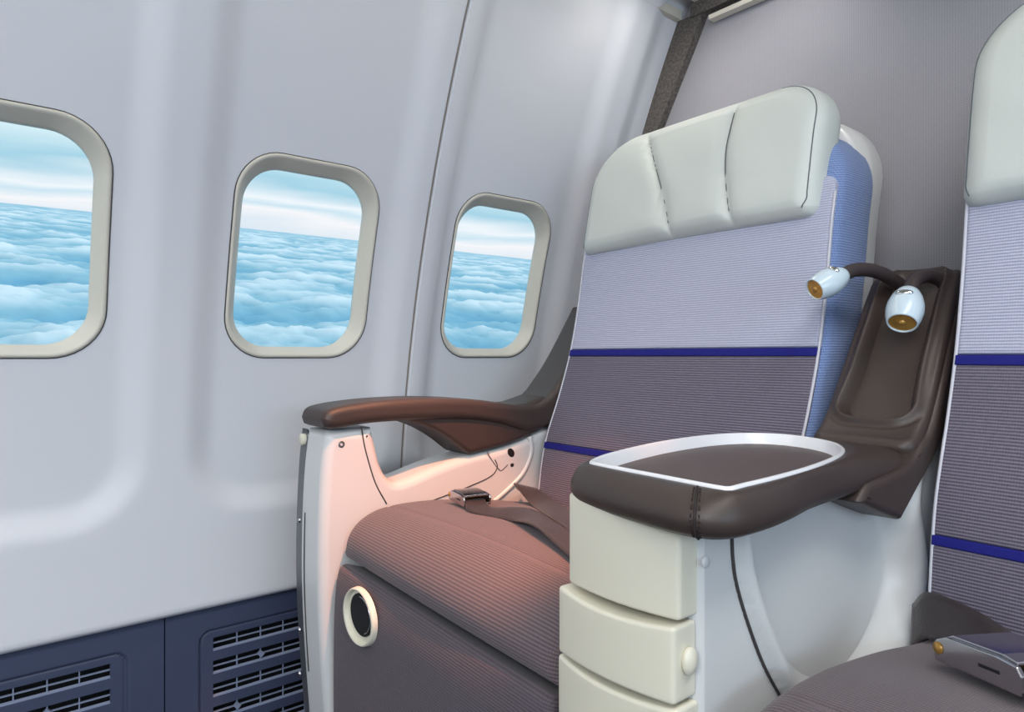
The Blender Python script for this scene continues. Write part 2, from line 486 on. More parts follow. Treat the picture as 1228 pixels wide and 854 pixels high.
    # outer skin collar between pane and fuselage skin
# ------------------------------------------------------------------ dado panels with return-air grilles
DX = -1.402; HB = -.80
def dado(c, label):
    t = thing('return_air_panel', label, 'wall panel', (DX, c, 0), 'navy return air panels along the foot of the sidewall')
    s0, s1 = c-.253+.0012, c+.253-.0012
    g0, g1 = c-.172, c+.172; gt, gb_ = -.548, -.79
    slots = [(-.5535-.0265-.0455*k, -.5535-.0455*k) for k in range(5)]
    sl0, sl1 = c-.165, c+.165
    ss = sorted(set([s0, s1, sl0, sl1]+[s0+(s1-s0)*i/170 for i in range(171)]))
    ss = [q for q in ss if q in (s0, s1, sl0, sl1) or min(abs(q-e) for e in (sl0, sl1)) > .001]
    hs = [-.482, HB]
    for a, b in slots: hs += [a, b]
    q = -.482
    while q > HB: hs.append(q); q -= .003
    keep = [e for ab in slots for e in ab]+[-.482, HB]
    hs = sorted(set(h for h in hs if h in keep or min(abs(h-e) for e in keep) > .0012))
    V = []; F = []; n = len(ss)
    def dep(s, h):
        sd = rr_sdf(s-c, h-(-.70), .1895, .162, .02)
        return -.0045*(1-sstep(-.002, .002, sd)) - .003*math.exp(-((sd)/.0025)**2)
    for h in hs:
        for s in ss: V.append((DX+dep(s, h), s, h))
    for j in range(len(hs)-1):
        for i in range(n-1):
            sm = (ss[i]+ss[i+1])/2; hm = (hs[j]+hs[j+1])/2
            if sl0 < sm < sl1 and any(a < hm < b for a, b in slots): continue
            F.append((j*n+i, j*n+i+1, (j+1)*n+i+1, (j+1)*n+i))
    ob = link_mesh('panel', V, F, M['dado'], t, smooth=False)
    so = ob.modifiers.new('thick', 'SOLIDIFY'); so.thickness = .010; so.offset = 0
    so.offset = -1
    ob2 = []
    for k, (a, b) in enumerate(slots):
        if a < HB: continue
        # lower lip of each opening and fin behind it
        V, F = merge([([(DX-.0055, sl0, a+.0012), (DX-.0055, sl1, a+.0012), (DX-.011, sl1, a+.0034), (DX-.011, sl0, a+.0034), (DX-.0055, sl0, a-.001), (DX-.0055, sl1, a-.001), (DX-.011, sl1, a+.001), (DX-.011, sl0, a+.001)],
                       [(0, 1, 2, 3), (4, 7, 6, 5), (0, 4, 5, 1), (3, 2, 6, 7), (0, 3, 7, 4), (1, 5, 6, 2)])])
        link_mesh('grille_lip', V, F, M['dadolip'], t, smooth=False)
        mid = (a+b)/2+.001
        g = [box_geo(DX-.012, DX-.008, sl0, sl1, mid-.0010, mid+.0010)]
        for d in range(1, 7):
            sd_ = sl0+(sl1-sl0)*d/7+0.0
            g.append(box_geo(DX-.012, DX-.0085, sd_-.0010, sd_+.0010, a, b))
        V, F = merge(g)
        link_mesh('grille_fin', V, F, M['dadolip'], t, smooth=False)
        if k % 2 == 1:
            gg = []
            for d in (2, 5) if k == 1 else (1, 4):
                sd_ = sl0+(sl1-sl0)*d/7
                r = .0068
                V = [(DX-.0030, sd_+r*math.cos(PI/2*i), mid+r*math.sin(PI/2*i)) for i in range(4)]+[(DX-.0125, sd_+r*math.cos(PI/2*i), mid+r*math.sin(PI/2*i)) for i in range(4)]
                F = [(0, 1, 2, 3), (7, 6, 5, 4), (0, 4, 5, 1), (1, 5, 6, 2), (2, 6, 7, 3), (3, 7, 4, 0)]
                link_mesh('grille_clip', V, F, M['dadolip'], t, smooth=False)
    V, F = box_geo(DX-.045, DX-.040, s0+.01, s1-.01, -.795, -.52)
    link_mesh('duct_liner', V, F, M['black'], t, smooth=False)
dado(.57-.506, 'navy slatted air panel below the nearest cabin window, at the left edge')
dado(.57, 'navy slatted air panel below the middle window, partly behind the left armrest')
def hid_box(name, x0, x1, y0, y1, z0, z1, m, kind='structure', parent=None, smooth=False):
    V, F = box_geo(x0, x1, y0, y1, z0, z1); o = link_mesh(name, V, F, m, parent, smooth=smooth)
    if kind and parent is None: o['kind'] = kind
    return o
hid_box('baseboard_left', -1.44, DX-.002, .827, 1.45, -.80, -.484, M['dado'])
hid_box('floor', -1.46, 1.9, -2.0, 1.60, -.86, -.80, M['floor'])
hid_box('wall_right', 1.86, 1.9, -2.0, 1.60, -.80, 1.40, M['wall'])
hid_box('wall_front', -1.46, 1.9, -2.04, -2.0, -.80, 1.40, M['wall'])
# ------------------------------------------------------------------ bulkhead
BY = 1.445
V = []; F = []
hs = [-.80+i*.03 for i in range(73)]
for h in hs:
    V.append((-(D(max(h, -.53)) if h < .9 else D(.9)+(h-.9)*.6)-.02, BY, h)); V.append((1.9, BY, h))
n = len(V)
V += [(v[0], v[1]+.03, v[2]) for v in V]
for j in range(len(hs)-1):
    F.append((2*j, 2*j+1, 2*j+3, 2*j+2)); F.append((n+2*j, n+2*j+2, n+2*j+3, n+2*j+1))
o = link_mesh('wall_back', V, F, M['bulk'], None, smooth=False); o['kind'] = 'structure'
# felt strip following the sidewall, then running under the bin
def felt():
    V = []; F = []
    hs = [-.48+i*(.845+.48)/50 for i in range(51)]
    for h in hs:
        xo = -(D(h))+.015; wd = .026+.035*sstep(.45, .85, h)
        V += [(xo-.02, 1.425, h), (xo+wd, 1.425, h), (xo+wd+.004, BY+.002, h)]
    for j in range(50):
        for k in range(2): F.append((3*j+k, 3*j+k+1, 3*j+k+4, 3*j+k+3))
    o = link_mesh('trim_2', V, F, M['felt'], None, smooth=False); o['kind'] = 'structure'
felt()
o = hid_box('trim_3', -1.02, 1.2, 1.42, BY+.002, .838, .875, M['felt'])
V, F = box_geo(-.965, 1.0, 1.418, 1.44, .812, .823); o = link_mesh('trim_4', V, F, M['ceil'], None, smooth=False); o['kind'] = 'structure'
# ------------------------------------------------------------------ overhead
# bin underside with long rails
hid_box('ceiling', -.90, -.12, -2.0, BY, .90, .94, M['ceil'])
hid_box('trim_5', -1.115, -1.045, -2.0, 1.42, .842, .866, M['ceil'])
hid_box('trim_6', -1.008, -.965, -2.0, 1.42, .872, .896, M['ceil'])
hid_box('trim_7', -.945, -.90, -2.0, 1.42, .872, .905, M['ceil'])
hid_box('trim_8', -1.32, -.88, -2.0, BY+.02, .945, .96, M['black'])
hid_box('wall_bin', -.13, -.10, -2.0, BY, .90, 1.36, M['ceil'])
hid_box('ceiling_aisle', -.12, 1.9, -2.0, BY, 1.36, 1.40, M['ceil'])
# outer skin behind the panels so daylight only comes through the windows
V = []; F = []
ss = [-1.2+i*.01 for i in range(268)]; hs = [-.84+i*.01 for i in range(190)]
def Dk(h): return (D(h) if h < .9 else D(.9)+.0)+.060
n = len(ss)
for h in hs:
    for s in ss: V.append((-(Dk(h)), s, h))
for j in range(len(hs)-1):
    for i in range(n-1):
        sc, hc = ss[i]+.005, hs[j]+.005
        k = min(WC, key=lambda c: abs(c-sc))
        if rr_sdf(sc-k, hc-HC, WH+.02, HHf+.02, WR) < 0: continue
        F.append((j*n+i, j*n+i+1, (j+1)*n+i+1, (j+1)*n+i))
o = link_mesh('wall_skin', V, F, M['black'], None); o['kind'] = 'structure'
# ================================================================== SEATS
XC = -.795
sb = curve_fn([(-.42, .962), (-.305, .972), (-.188, .992), (-.08, 1.036), (.01, 1.068), (.12, 1.094), (.232, 1.114), (.34, 1.145), (.46, 1.185)])
hb = curve_fn([(.20, 1.082), (.26, 1.092), (.35, 1.110), (.42, 1.130), (.50, 1.165)])
def seat(dx, label, R):
    t = thing('airplane_seat', label, 'airplane seat', (XC+dx, .85, 0), 'paired cabin seats in front of the grey bulkhead')
    dh = R.get('dh', 0)
    def mapb(x, tt, d):
        sl = 1+.12*d if d > 0.01 else 1
        return (XC+dx+(x-XC)*sl, sb(tt)+d, tt)
    # reclined back body with bolsters
    pad('backrest', -1.082, -.514, -.40, .415, (.02, .02, .135, .135), .115, .022, mapb, M['bolster'], t, nx=16, nt=30)
    # white moulded shell behind
    def maps(x, tt, d): return (XC+dx+(x-XC), sb(tt)+.112+d, tt)
    pad('back_shell', -1.100, -.520, -.50, .458, (.03, .03, .15, .15), .055, .012, maps, M['shell'], t, nx=16, nt=30,
        disp=lambda x, tt, dd: (-.030*(1-sstep(.010, .020, dd))))
    # cover panels
    s1a, s1b, s2a, s2b = R['s1'], R['s1']+.0135, R['s2'], R['s2']+.0125
    def mapi(off):
        return lambda x, tt, d: (XC+dx+(x-XC), sb(tt)-off+d-.008*math.cos(min(1, abs(x-XC)/.29)*PI/2), tt)
    xa, xb = -1.077, -.522
    pad('back_cover_upper', xa, xb, s1b, .300, (.002, .002, .02, .02), .03, .006, mapi(.006), M['light'], t, nx=16, nt=14)
    pad('back_cover_middle', xa-.001, xb-.0, s2b, s1a, (.002,)*4, .03, .004, mapi(.0058), M['dark'], t, nx=16, nt=14)
    pad('back_cover_lower', xa-.002, xb, -.36, s2a, (.002,)*4, .03, .004, mapi(.0058), M['dark'], t, nx=16, nt=10)
    pad('blue_band', xa-.001, xb, s1a, s1b, (.001,)*4, .02, .002, mapi(.0075), M['blue'], t, nx=16, nt=3)
    pad('blue_band', xa-.002, xb, s2a, s2b, (.001,)*4, .02, .002, mapi(.0075), M['blue'], t, nx=16, nt=3)
    for xx in (xa-.001, xb+.001):
        V, F = tube_geo([mapi(.004)(xx, -.35+i*.02, 0) for i in range(32)], .0024, 6)
        link_mesh('piping', V, F, M['piping'], t)
    # headrest
    hx0, hx1, ht0, ht1 = -1.075, -.542, .226+R.get('hb', 0), .487+R.get('ht', 0)
    ctr = XC
    def s1(tt): q = max(0, (tt-.23)/.255); return -.825-.115*q**1.4
    def s2(tt): q = max(0, (tt-.23)/.255); return -.688-.031*math.sin(min(q*1.5, 1)*PI*.5)
    def hd(x, tt, dd):
        v = -.012*math.cos(min(1, abs(x-XC)/.27)*PI/2)
        for f in (s1, s2):
            q = x-f(tt); v += (.006*math.exp(-(q/.0055)**2)+.006*math.exp(-(q/.018)**2))*R.get('tuft', 1)
        v += .0012*math.sin(x*37+tt*23)*math.sin(tt*31)
        return v
    def maph(x, tt, d):
        lean = 0.02*(tt-ht0)/.25
        return (XC+dx+(x-XC)+R.get('hx', 0), hb(tt)+d-.006, tt+.012*(x-XC))
    pad('headrest', hx0, hx1, ht0, ht1, (.022, .022, .10, .11), .092, .032, maph, M['leatherw'], t, disp=hd, nx=230, nt=95, erb=.03)
    # edge seams of the headrest: one down each side
    e = .032
    def side(sgn, ins, r_top, ta):
        xs_ = hx0+ins if sgn < 0 else hx1-ins
        pts = [(xs_-sgn*.006, ht0+.016), (xs_, ht0+.030)]
        n_ = 12
        for k in range(n_): pts.append((xs_, ht0+.03+(ht1-r_top-ins*.4-ht0-.03)*(k+1)/n_))
        cx, cy = xs_-sgn*r_top, ht1-r_top-ins*.4
        for k in range(1, 9):
            g = math.radians(ta*k/8); pts.append((cx+sgn*r_top*math.cos(g), cy+r_top*math.sin(g)))
        out = [(p.x, p.y) for p in catmull([(q[0], q[1], 0) for q in pts], 3)]
        def dep(x, tt):
            dd = min(x-hx0, hx1-x, tt-ht0, ht1-tt)
            for (cx_, ct_, r_, sx) in ((hx0+.11, ht1-.11, .11, -1), (hx1-.10, ht1-.10, .10, 1)):
                if (x-cx_)*sx > 0 and tt > ct_: dd = min(dd, r_-math.hypot(x-cx_, tt-ct_))
            dd = max(dd, 0); o_ = e-math.sqrt(max(e*e-(e-min(dd, e))**2, 0))
            return o_+hd(x, tt, 0)*min(dd/e, 1)
        tube('headrest_seam', [maph(x, tt, dep(x, tt)-.0002) for x, tt in out], .0010, M['stitch'], t, 6)
    side(1, .013, .086, 88)
    side(-1, .007, .105, 80)
    for f in ((s1, s2) if R.get('tuft', 1) else ()):
        path = [maph(f(tt), tt, hd(f(tt), tt, 0)-.0004) for tt in [ht0+.034+i*(ht1-ht0-.066)/24 for i in range(25)]]
        path = [(p[0], p[1]-.0009, p[2]) for p in path]
        tube('headrest_seam', path, .0009, M['stitch'], t, 6)
    # support posts
    for px in (-1.02, -.60):
        tube('headrest_post', [(px+dx, 1.150, .16), (px+dx, 1.140, .26)], .008, M['metal'], t, 8)
    # cushion
    prof = [(1.02, -.318), (.93, -.305), (.84, -.288), (.76, -.276), (.69, -.268), (.63, -.266), (.585, -.270), (.552, -.284), (.532, -.306), (.525, -.332), (.523, -.350)]
    L, pos, nrm = arc_fn(prof)
    cx0, cx1 = -1.095, -.556+R.get('wide', 0)
    def mapc(x, tt, d):
        p = pos(tt); nv = nrm(tt)
        fw = sstep(L*.45, L, tt); u = (x-cx0)/(cx1-cx0)
        q = p+nv*d
        return (x+dx, q.x, q.y+dh-.028*u*fw-.010*R.get('tilt', 0)*(1-u))
    def cd(x, tt, dd):
        v = -.010*math.sin(PI*max(0, min(1, (x-cx0)/(cx1-cx0))))
        tl = L-.135; v += .003*math.exp(-((tt-tl)/.003)**2)
        return v
    pad('seat_cushion', cx0, cx1, 0, L, (.03, .03, .006, .006), .09, .026, mapc, M['cush'], t, disp=cd, nx=26, nt=90, erb=.005)
    tl = L-.135
    tube('cushion_seam', [mapc(x, tl, cd(x, tl, 1)-.0006) for x in [cx0+.03+i*.0273 for i in range(20)]], .0008, M['cushseam'], t, 6)
    # leg rest
    lp = [(.521, -.352), (.513, -.375), (.508, -.42), (.506, -.50), (.506, -.60), (.510, -.70), (.52, -.76)]
    LL, lpos, lnrm = arc_fn(lp)
    def mapl(x, tt, d):
        p = lpos(tt); nv = lnrm(tt); u = (x-cx0)/(cx1-cx0); q = p+nv*d
        return (x+dx, q.x, q.y+dh-.028*u*(1-sstep(0, LL, tt)))
    pad('leg_rest', cx0+.002, cx1-.002, 0, LL, (.012,)*4, .06, .014, mapl, M['cushz'], t, nx=16, nt=24, erb=.004)
    # base structure
    g = [box_geo(-1.08+dx, -.56+dx, .60, 1.05, -.50, -.46)]
    for bx in (-1.02, -.62):
        for by in (.64, .98): g.append(box_geo(bx+dx-.02, bx+dx+.02, by-.02, by+.02, -.80, -.48))
        g.append(box_geo(bx+dx-.025, bx+dx+.025, .60, 1.05, -.80, -.785))
    V, F = merge(g); link_mesh('base_frame', V, F, M['metal'], t, smooth=False)
    V, F = box_geo(-1.085+dx, -.560+dx, .585, .98, -.46, -.36+dh); bevel(link_mesh('seat_pan', V, F, M['black'], t, smooth=False), .01)
    return t, mapc, L, mapl
A, mapcA, LcA, maplA = seat(0, 'window-side seat with pale grey headrest, brown armrest and mauve cushion in warm light', dict(s1=.000, s2=-.196))
# ---- oval pull on the leg rest
rc = maplA(-.982, .060, 0)
def oval(name, rin, rout, m, parent, d0, d1, n=40):
    V = []; F = []
    cx, cz = rc[0], -.411
    spec = [(rout, .0), (rout-.001, d0), ((rout+rin)/2, d0-.003), (rin+.001, d0), (rin, d1)]
    for (r, d) in spec:
        for k in range(n):
            a = 2*PI*k/n; V.append((cx+r*math.cos(a), rc[1]-.001+d, cz+r*.90*math.sin(a)))
    for j in range(len(spec)-1):
        for k in range(n): F.append((j*n+k, j*n+(k+1) % n, (j+1)*n+(k+1) % n, (j+1)*n+k))
    o = link_mesh(name, V, F, m, parent); return o
rg = oval('pull_ring', .0440, .0505, M['cream'], A, -.007, -.0005)
def disc(name, cx, cy, cz, r, m, parent, zs=.90, half=False, n=40, th=.002):
    a0, a1 = (0, 2*PI) if not half else (-.42*PI, .82*PI)
    ks = [a0+(a1-a0)*k/n for k in range(n if not half else n+1)]
    V = [(cx+r*math.cos(a), cy, cz+r*zs*math.sin(a)) for a in ks]+[(cx+r*math.cos(a), cy+th, cz+r*zs*math.sin(a)) for a in ks]
    m_ = len(ks); F = [tuple(range(m_)), tuple(range(m_, 2*m_))[::-1]]+[(i, m_+i, m_+(i+1) % m_, (i+1) % m_) for i in range(m_)]
    return link_mesh(name, V, F, m, parent, smooth=False)
disc('pull_cup', rc[0], rc[1]-.0025, -.411, .0448, M['cream'], A, zs=.90)
disc('pull_flap', rc[0]+.0045, rc[1]-.0055, -.407, .0365, M['black'], A)
tube('pull_lip', [(rc[0]+.0045+.031*math.cos(a_), rc[1]-.0062, -.407+.028*math.sin(a_)) for a_ in [(-.35+.06*i)*PI for i in range(16)]], .0010, M['chrome'], A, 6)
# ---- left armrest assembly (parts of the window-side seat)
XI = -1.098
shell_out = dense([(.505, -.128), (.4965, -.19), (.492, -.26), (.490, -.33), (.490, -.40), (.493, -.48), (.498, -.56), (.506, -.66), (.515, -.75)], 4, False)
shell_back = [(1.12, -.75), (1.17, -.50), (1.19, -.20), (1.16, -.10), (1.06, -.125)]
shell_in = dense([(1.023, -.150), (.916, -.184), (.80, -.198), (.719, -.214), (.65, -.231), (.625, -.224), (.609, -.20), (.599, -.165), (.590, -.128)], 4, False)
slab('side_shell', shell_out+shell_back+shell_in, -1.192, XI, M['shell'], A, er=.018)
g1 = dense([(.509, -.133), (.503, -.19), (.499, -.26), (.497, -.33), (.497, -.40), (.50, -.48), (.505, -.56), (.513, -.66), (.521, -.75)], 4, False)
slab('outer_frame', g1+[(1.0, -.75), (1.0, -.60), (.60, -.50), (.56, -.2)], -1.222, -1.193, M['metal'], A, er=.003)
for yy, hh, k in ((.505, -.150, 1), ):
    lathe('frame_cap', (-1.207, .508, -.153), (0, -1, 0), [(0, .011), (.006, .011), (.008, .009), (.008, .0)], M['cream'], A, 18)
for hh in (-.30, -.50, -.58):
    lathe('frame_screw', (-1.207, .499, hh), (0, -1, 0), [(0, .005), (.003, .005), (.004, .0)], M['chrome'], A, 12)
V, F = tube_geo([(-1.165, g1[i][0]-.0072, g1[i][1]) for i in range(9, 25)], .0016, 6)
link_mesh('trim_slot', V, F, M['gasket'], A)
def line_on_inner(name, pts, r, m, dxo=0.0):
    tube(name, [(XI+dxo, p.x, p.y) for p in catmull([(a, b, 0) for a, b in pts], 6)], r, m, A, 6)
line_on_inner('shell_seam', [(.566, -.125), (.571, -.155), (.579, -.185), (.594, -.229), (.616, -.268)], .0013, M['gasket'])
line_on_inner('shell_seam', [(.66, -.292), (.704, -.278), (.797, -.260), (.855, -.245), (.872, -.228), (.866, -.212)], .0013, M['gasket'])
line_on_inner('shell_seam', [(.846, -.194), (.856, -.210), (.875, -.232), (.884, -.236), (.90, -.226)], .0010, M['gasket'])
line_on_inner('shell_ridge', [(.962, -.172), (.966, -.205), (.945, -.245), (.905, -.275), (.86, -.300)], .006, M['shell'], -.002)
lathe('shell_screw', (XI-.001, .528, -.153), (1, 0, 0), [(0, .006), (.0015, .006), (.002, .0035), (.0008, .002), (.0008, 0)], M['metal'], A, 16)
ellipsoid('shell_hole', (XI, .909, -.202), .0012, .011, .008, M['black'], A, axes=(Vector((1, 0, 0)), Vector((0, .7, -.7)), Vector((0, .7, .7))))
ellipsoid('shell_hole', (XI, .912, -.228), .0012, .005, .004, M['black'], A)
# brown gusset and arm pad
gus = dense([(.63, -.112), (.70, -.134), (.75, -.160), (.795, -.192)], 4, False)+dense([(.80, -.195), (.852, -.189), (.907, -.181), (.965, -.168), (1.02, -.148), (1.08, -.118)], 4, False)+[(1.12, -.06), (.95, -.10)]
slab('armrest_gusset', gus, -1.185, -1.092, M['leather'], A, er=.010)
armt = dense([(.489, -.108), (.496, -.094), (.515, -.087), (.56, -.082), (.62, -.079), (.70, -.079), (.80, -.085), (.90, -.099), (.95, -.104), (.985, -.098), (1.015, -.080), (1.045, -.050), (1.08, -.010), (1.12, .045), (1.17, .118)], 4, False)
armb = dense([(1.20, .118), (1.18, .03), (1.14, -.06), (1.08, -.125), (1.02, -.150), (.97, -.158), (.93, -.155), (.88, -.140), (.80, -.126), (.70, -.120), (.60, -.1185), (.55, -.121), (.51, -.125), (.493, -.120)], 4, False)
slab('armrest', armt+armb, -1.187, -1.082, M['leather'], A, er=.014)
st = [(-1.0945, y, h-.0125+.0) for y, h in armt[14:-4]]
V, F = tube_geo(st, .0008, 5); link_mesh('armrest_seam', V, F, M['stitchb'], A)
# ---- seat belt left
def onc(x, y): return None
B = thing('seat_belt', 'dark seat belt with chrome buckle lying on the window-side cushion', 'seat belt', (-.98, .76, ZC-.26), 'seat belts on the cushions')
hs_ = -.262
def cz(x, y, lift=.004):
    # top of cushion for a given y
    best = None
    for i in range(60):
        p = mapcA(x, LcA*i/59, -.010*math.sin(PI*max(0, min(1, (x+1.095)/.598))))
        if best is None or abs(p[1]-y) < abs(best[1]-y): best = p
    return best[2]+lift
def P3(u, v, lift=.004, it=4):
    h = -.27
    for _ in range(it):
        p = at(u, v, h=h); h = cz(p[0], p[1], lift)
    return (p[0], p[1], h)
def buckle(prefix, c, ax, ay, parent, s=1.0, lid=True):
    """box buckle: ax along the belt, ay across"""
    ax = Vector(ax).normalized(); ay = Vector(ay); ay = (ay-ax*ay.dot(ax)).normalized(); az = ax.cross(ay).normalized()
    if az.z < 0: az = -az
    C_ = Vector(c)
    def tr_(p): return tuple(C_+ax*p[0]*s+ay*p[1]*s+az*p[2]*s)
    V = []; F = []
    # side profile (along, up) extruded across with end lips
    prof = [(-.034, .003), (-.036, .010), (-.032, .017), (-.022, .021), (.018, .021), (.033, .019), (.036, .014), (.034, .002)]
    g = []
    for w0, w1 in ((-.026, -.0225), (.0225, .026)):
        V = [tr_((a, w, b)) for w in (w0, w1) for a, b in prof]; n = len(prof)
        F = [tuple(range(n)), tuple(range(n, 2*n))[::-1]]+[(i, n+i, n+(i+1) % n, (i+1) % n) for i in range(n)]
        g.append((V, F))
    V = [tr_(p) for p in [(x, y, z) for x in (-.034, .030) for y in (-.023, .023) for z in (.002, .006)]]
    g.append((V, box_geo(0, 1, 0, 1, 0, 1)[1]))
    V, F = merge(g)
    ob = link_mesh('buckle', V, F, M['chrome'], parent, smooth=False); bevel(ob, .0012, 2)
    lp_ = [(-.033, .010), (-.030, .018), (-.020, .0225), (.020, .0225), (.030, .0205), (.030, .0185), (.020, .0195), (-.018, .0195), (-.027, .015), (-.029, .009)]
    V = [tr_((a, w, b)) for w in (-.0222, .0222) for a, b in lp_]; n = len(lp_)
    F = [tuple(range(n)), tuple(range(n, 2*n))[::-1]]+[(i, n+i, n+(i+1) % n, (i+1) % n) for i in range(n)]
    ob2 = link_mesh('buckle_flap', V, F, M['chrome'], ob, smooth=False); bevel(ob2, .0008, 2)
    V = [tr_(p) for p in [(x, y, z) for x in (.004, .020) for y in (-.0263, -.0255) for z in (.0105, .0125)]]
    link_mesh('buckle_slot', V, box_geo(0, 1, 0, 1, 0, 1)[1], M['black'], ob, smooth=False)
    tube('buckle_pin', [tr_((-.030, -.027, .012)), tr_((-.030, .027, .012))], .004*s, M['lens'], ob, 12)
    return ob
bc = P3(563, 604, .005)
bd = Vector((1.0, -.22, -.02))
buckle('b', bc, bd, (0.22, 1, 0), B)
q = [P3(585, 600, .010), P3(603, 604, .006), P3(626, 618, .004), P3(650, 632, .004), P3(672, 643, .004), P3(700, 662, .004)]
def addv(p, d): return (p[0]+d[0], p[1]+d[1], p[2]+d[2])
q = [(bc[0]+.02, bc[1]-.004, bc[2]+.010), (bc[0]+.06, bc[1]-.02, bc[2]+.002)]+[P3(622, 617, .009), P3(655, 630, .013), P3(690, 655, .008), P3(720, 680, .008)]
ribbon('belt_strap', q, [(0, 1, 0), (.1, 1, .05), (.3, 1, .35), (.35, 1, -.1), (.2, 1, .1), (.1, 1, 0)], M['web'], B, .043)
q = [(-1.070, .945, -.285), at(634, 590, y=.925), at(630, 583, y=.885), P3(652, 603, .010), P3(680, 622, .008), P3(715, 645, .008), P3(750, 668, .008)]
ribbon('belt_strap', q, [(.75, .6, -.2), (.75, .6, -.15), (.7, .7, -.2), (.5, .85, .1), (.4, .9, 0), (.3, 1, 0), (.2, 1, 0)], M['web'], B, .046)
# ================================================================== RIGHT SEAT
ORG[0] = Vector((0, 0, 0))
DXR = .748
Bs, mapcB, LcB, maplB = seat(DXR, 'right-hand seat cut off by the right edge, with dark cushion beyond the drawers', dict(s1=-.012, s2=-.242, dh=-.045, tilt=.6, wide=.06, hb=-.018, ht=.034, hx=-.008, tuft=0))
B2 = thing('seat_belt', 'dark seat belt with long silver buckle on the right-hand cushion', 'seat belt', (-.22, .80, ZC-.31), 'seat belts on the cushions')
def cz2(x, y, lift=.004):
    best = None
    for i in range(80):
        p = mapcB(x-DXR, LcB*i/79, -.010*math.sin(PI*max(0, min(1, (x-DXR+1.095)/.598))))
        if best is None or abs(p[1]-y) < abs(best[1]-y): best = p
    return best[2]+lift
def P4(u, v, lift=.004):
    h = -.31
    for _ in range(4):
        p = at(u, v, h=h); h = cz2(p[0], p[1], lift)
    return (p[0], p[1], h)
b1 = Vector(P4(1128, 800, .0)); b2 = Vector(P4(1228, 845, .0))
dr = (b2-b1).normalized()
buckle('b', b1+dr*.062+Vector((.012, .022, .008)), dr, Vector((-dr.y, dr.x, 0)), B2, 1.5)
c0 = b1+dr*.062
q = [at(1094, 752, y=.955), at(1112, 738, y=.945), at(1150, 752, y=.925), at(1190, 774, y=.90), at(1228, 797, y=.88), at(1290, 830, y=.85), at(1400, 880, y=.80)]
ribbon('belt_strap', q, [(-.1, .35, .9), (-.1, .35, .9), (.0, .5, .8), (.1, .7, .55), (.2, .9, .35), (.2, 1, .1), (.2, 1, 0)], M['web'], B2, .056)
q = [tuple(c0+dr*.03+Vector((0, .02, .014))), tuple(c0+dr*.09+Vector((0, .02, .008))), tuple(c0+dr*.16+Vector((0, .02, .004)))]
ribbon('belt_strap', q, [(-dr.y, dr.x, 0)]*3, M['web'], B2, .05)
# ================================================================== CENTRE CONSOLE
K = thing('center_console', 'cream drawer console with brown leather table between the two seats', 'console', (-.45, .80, 0))
# carcass
V, F = box_geo(-.532, -.392, .555, .955, -.80, -.150); bevel(link_mesh('console_body', V, F, M['shell'], K, smooth=False), .008)
# drawers
def drawer(h0, h1, x0, x1, dy, label=None, r=.0045):
    xc = (x0+x1)/2; hw = (x1-x0)/2
    def mp(x, tt, d):
        w = 0
        return (x, .527+dy+d-.010*(1-((x-xc)/hw)**2), tt-.005*(1-((x-xc)/hw)**2)*(tt-h0)/(h1-h0))
    o = pad('drawer', x0, x1, h0, h1, (r, r, r, r), .034, .0045, mp, M['cream'], K, nx=18, nt=10, erb=.002)
    return o
drawer(-.2495, -.150, -.540, -.392, .002)
d2 = drawer(-.3265, -.2530, -.548, -.392, -.006)
drawer(-.412, -.3300, -.551, -.390, -.004)
drawer(-.520, -.416, -.551, -.390, -.004)
drawer(-.760, -.524, -.551, -.390, -.004)
ellipsoid('drawer_latch', (-.389, .541, -.288), .006, .010, .0135, M['cream'], d2)
# side panel toward the right seat: plate, seam, rounded band, dished field with rolled rim
seam_l = [(.585, -.10), (.585, -.169), (.588, -.204), (.597, -.232), (.615, -.270), (.638, -.311), (.665, -.348), (.705, -.395), (.77, -.45), (.86, -.50)]
seamd = [Vector((p.x*1.036, p.y*1.036)) for p in catmull([(a, b, 0) for a, b in seam_l], 6)]
dish = [Vector((p.x, p.y)) for p in catmull([(a, b, 0) for a, b in [(.622, -.08), (.620, -.165), (.627, -.209), (.643, -.25), (.668, -.295), (.700, -.342), (.75, -.385), (.82, -.415), (.90, -.405), (.965, -.370), (1.002, -.325), (1.012, -.283), (1.000, -.240), (.985, -.20), (.97, -.08)]], 5, True)]
def pdist(p, poly, closed=False):
    best = 9; n = len(poly)
    for i in range(n if closed else n-1):
        a, b = poly[i], poly[(i+1) % n]; ab = b-a; t = max(0, min(1, (p-a).dot(ab)/(ab.length_squared+1e-12)))
        best = min(best, (p-(a+ab*t)).length)
    return best
def inside(p, poly):
    c = False; n = len(poly); j = n-1
    for i in range(n):
        if (poly[i].y > p.y) != (poly[j].y > p.y) and p.x < (poly[j].x-poly[i].x)*(p.y-poly[i].y)/(poly[j].y-poly[i].y)+poly[i].x: c = not c
        j = i
    return c
def seam_y(h):
    for i in range(len(seamd)-1):
        a, b = seamd[i], seamd[i+1]
        if (a.y-h)*(b.y-h) <= 0: return a.x+(b.x-a.x)*(h-a.y)/(b.y-a.y+1e-9)
    return .585 if h > -.1 else .86
V = []; F = []
NY, NH = 130, 100
def xface(y, h):
    p = Vector((y, h))
    x = -.386+.018*sstep(.53, 1.0, y)
    ds = pdist(p, seamd)
    dsh = pdist(p, dish, True); sgn = -1 if inside(p, dish) else 1; sd = dsh*sgn
    if y > seam_y(h):     # beyond the joint the moulding stands out, then dips
        x += .010*sstep(0, .010, ds)
        x -= .034*(1-sstep(-.034, .004, sd))
        x += .006*math.exp(-((sd-.012)/.012)**2)
    else: x += 0
    pass
    return x
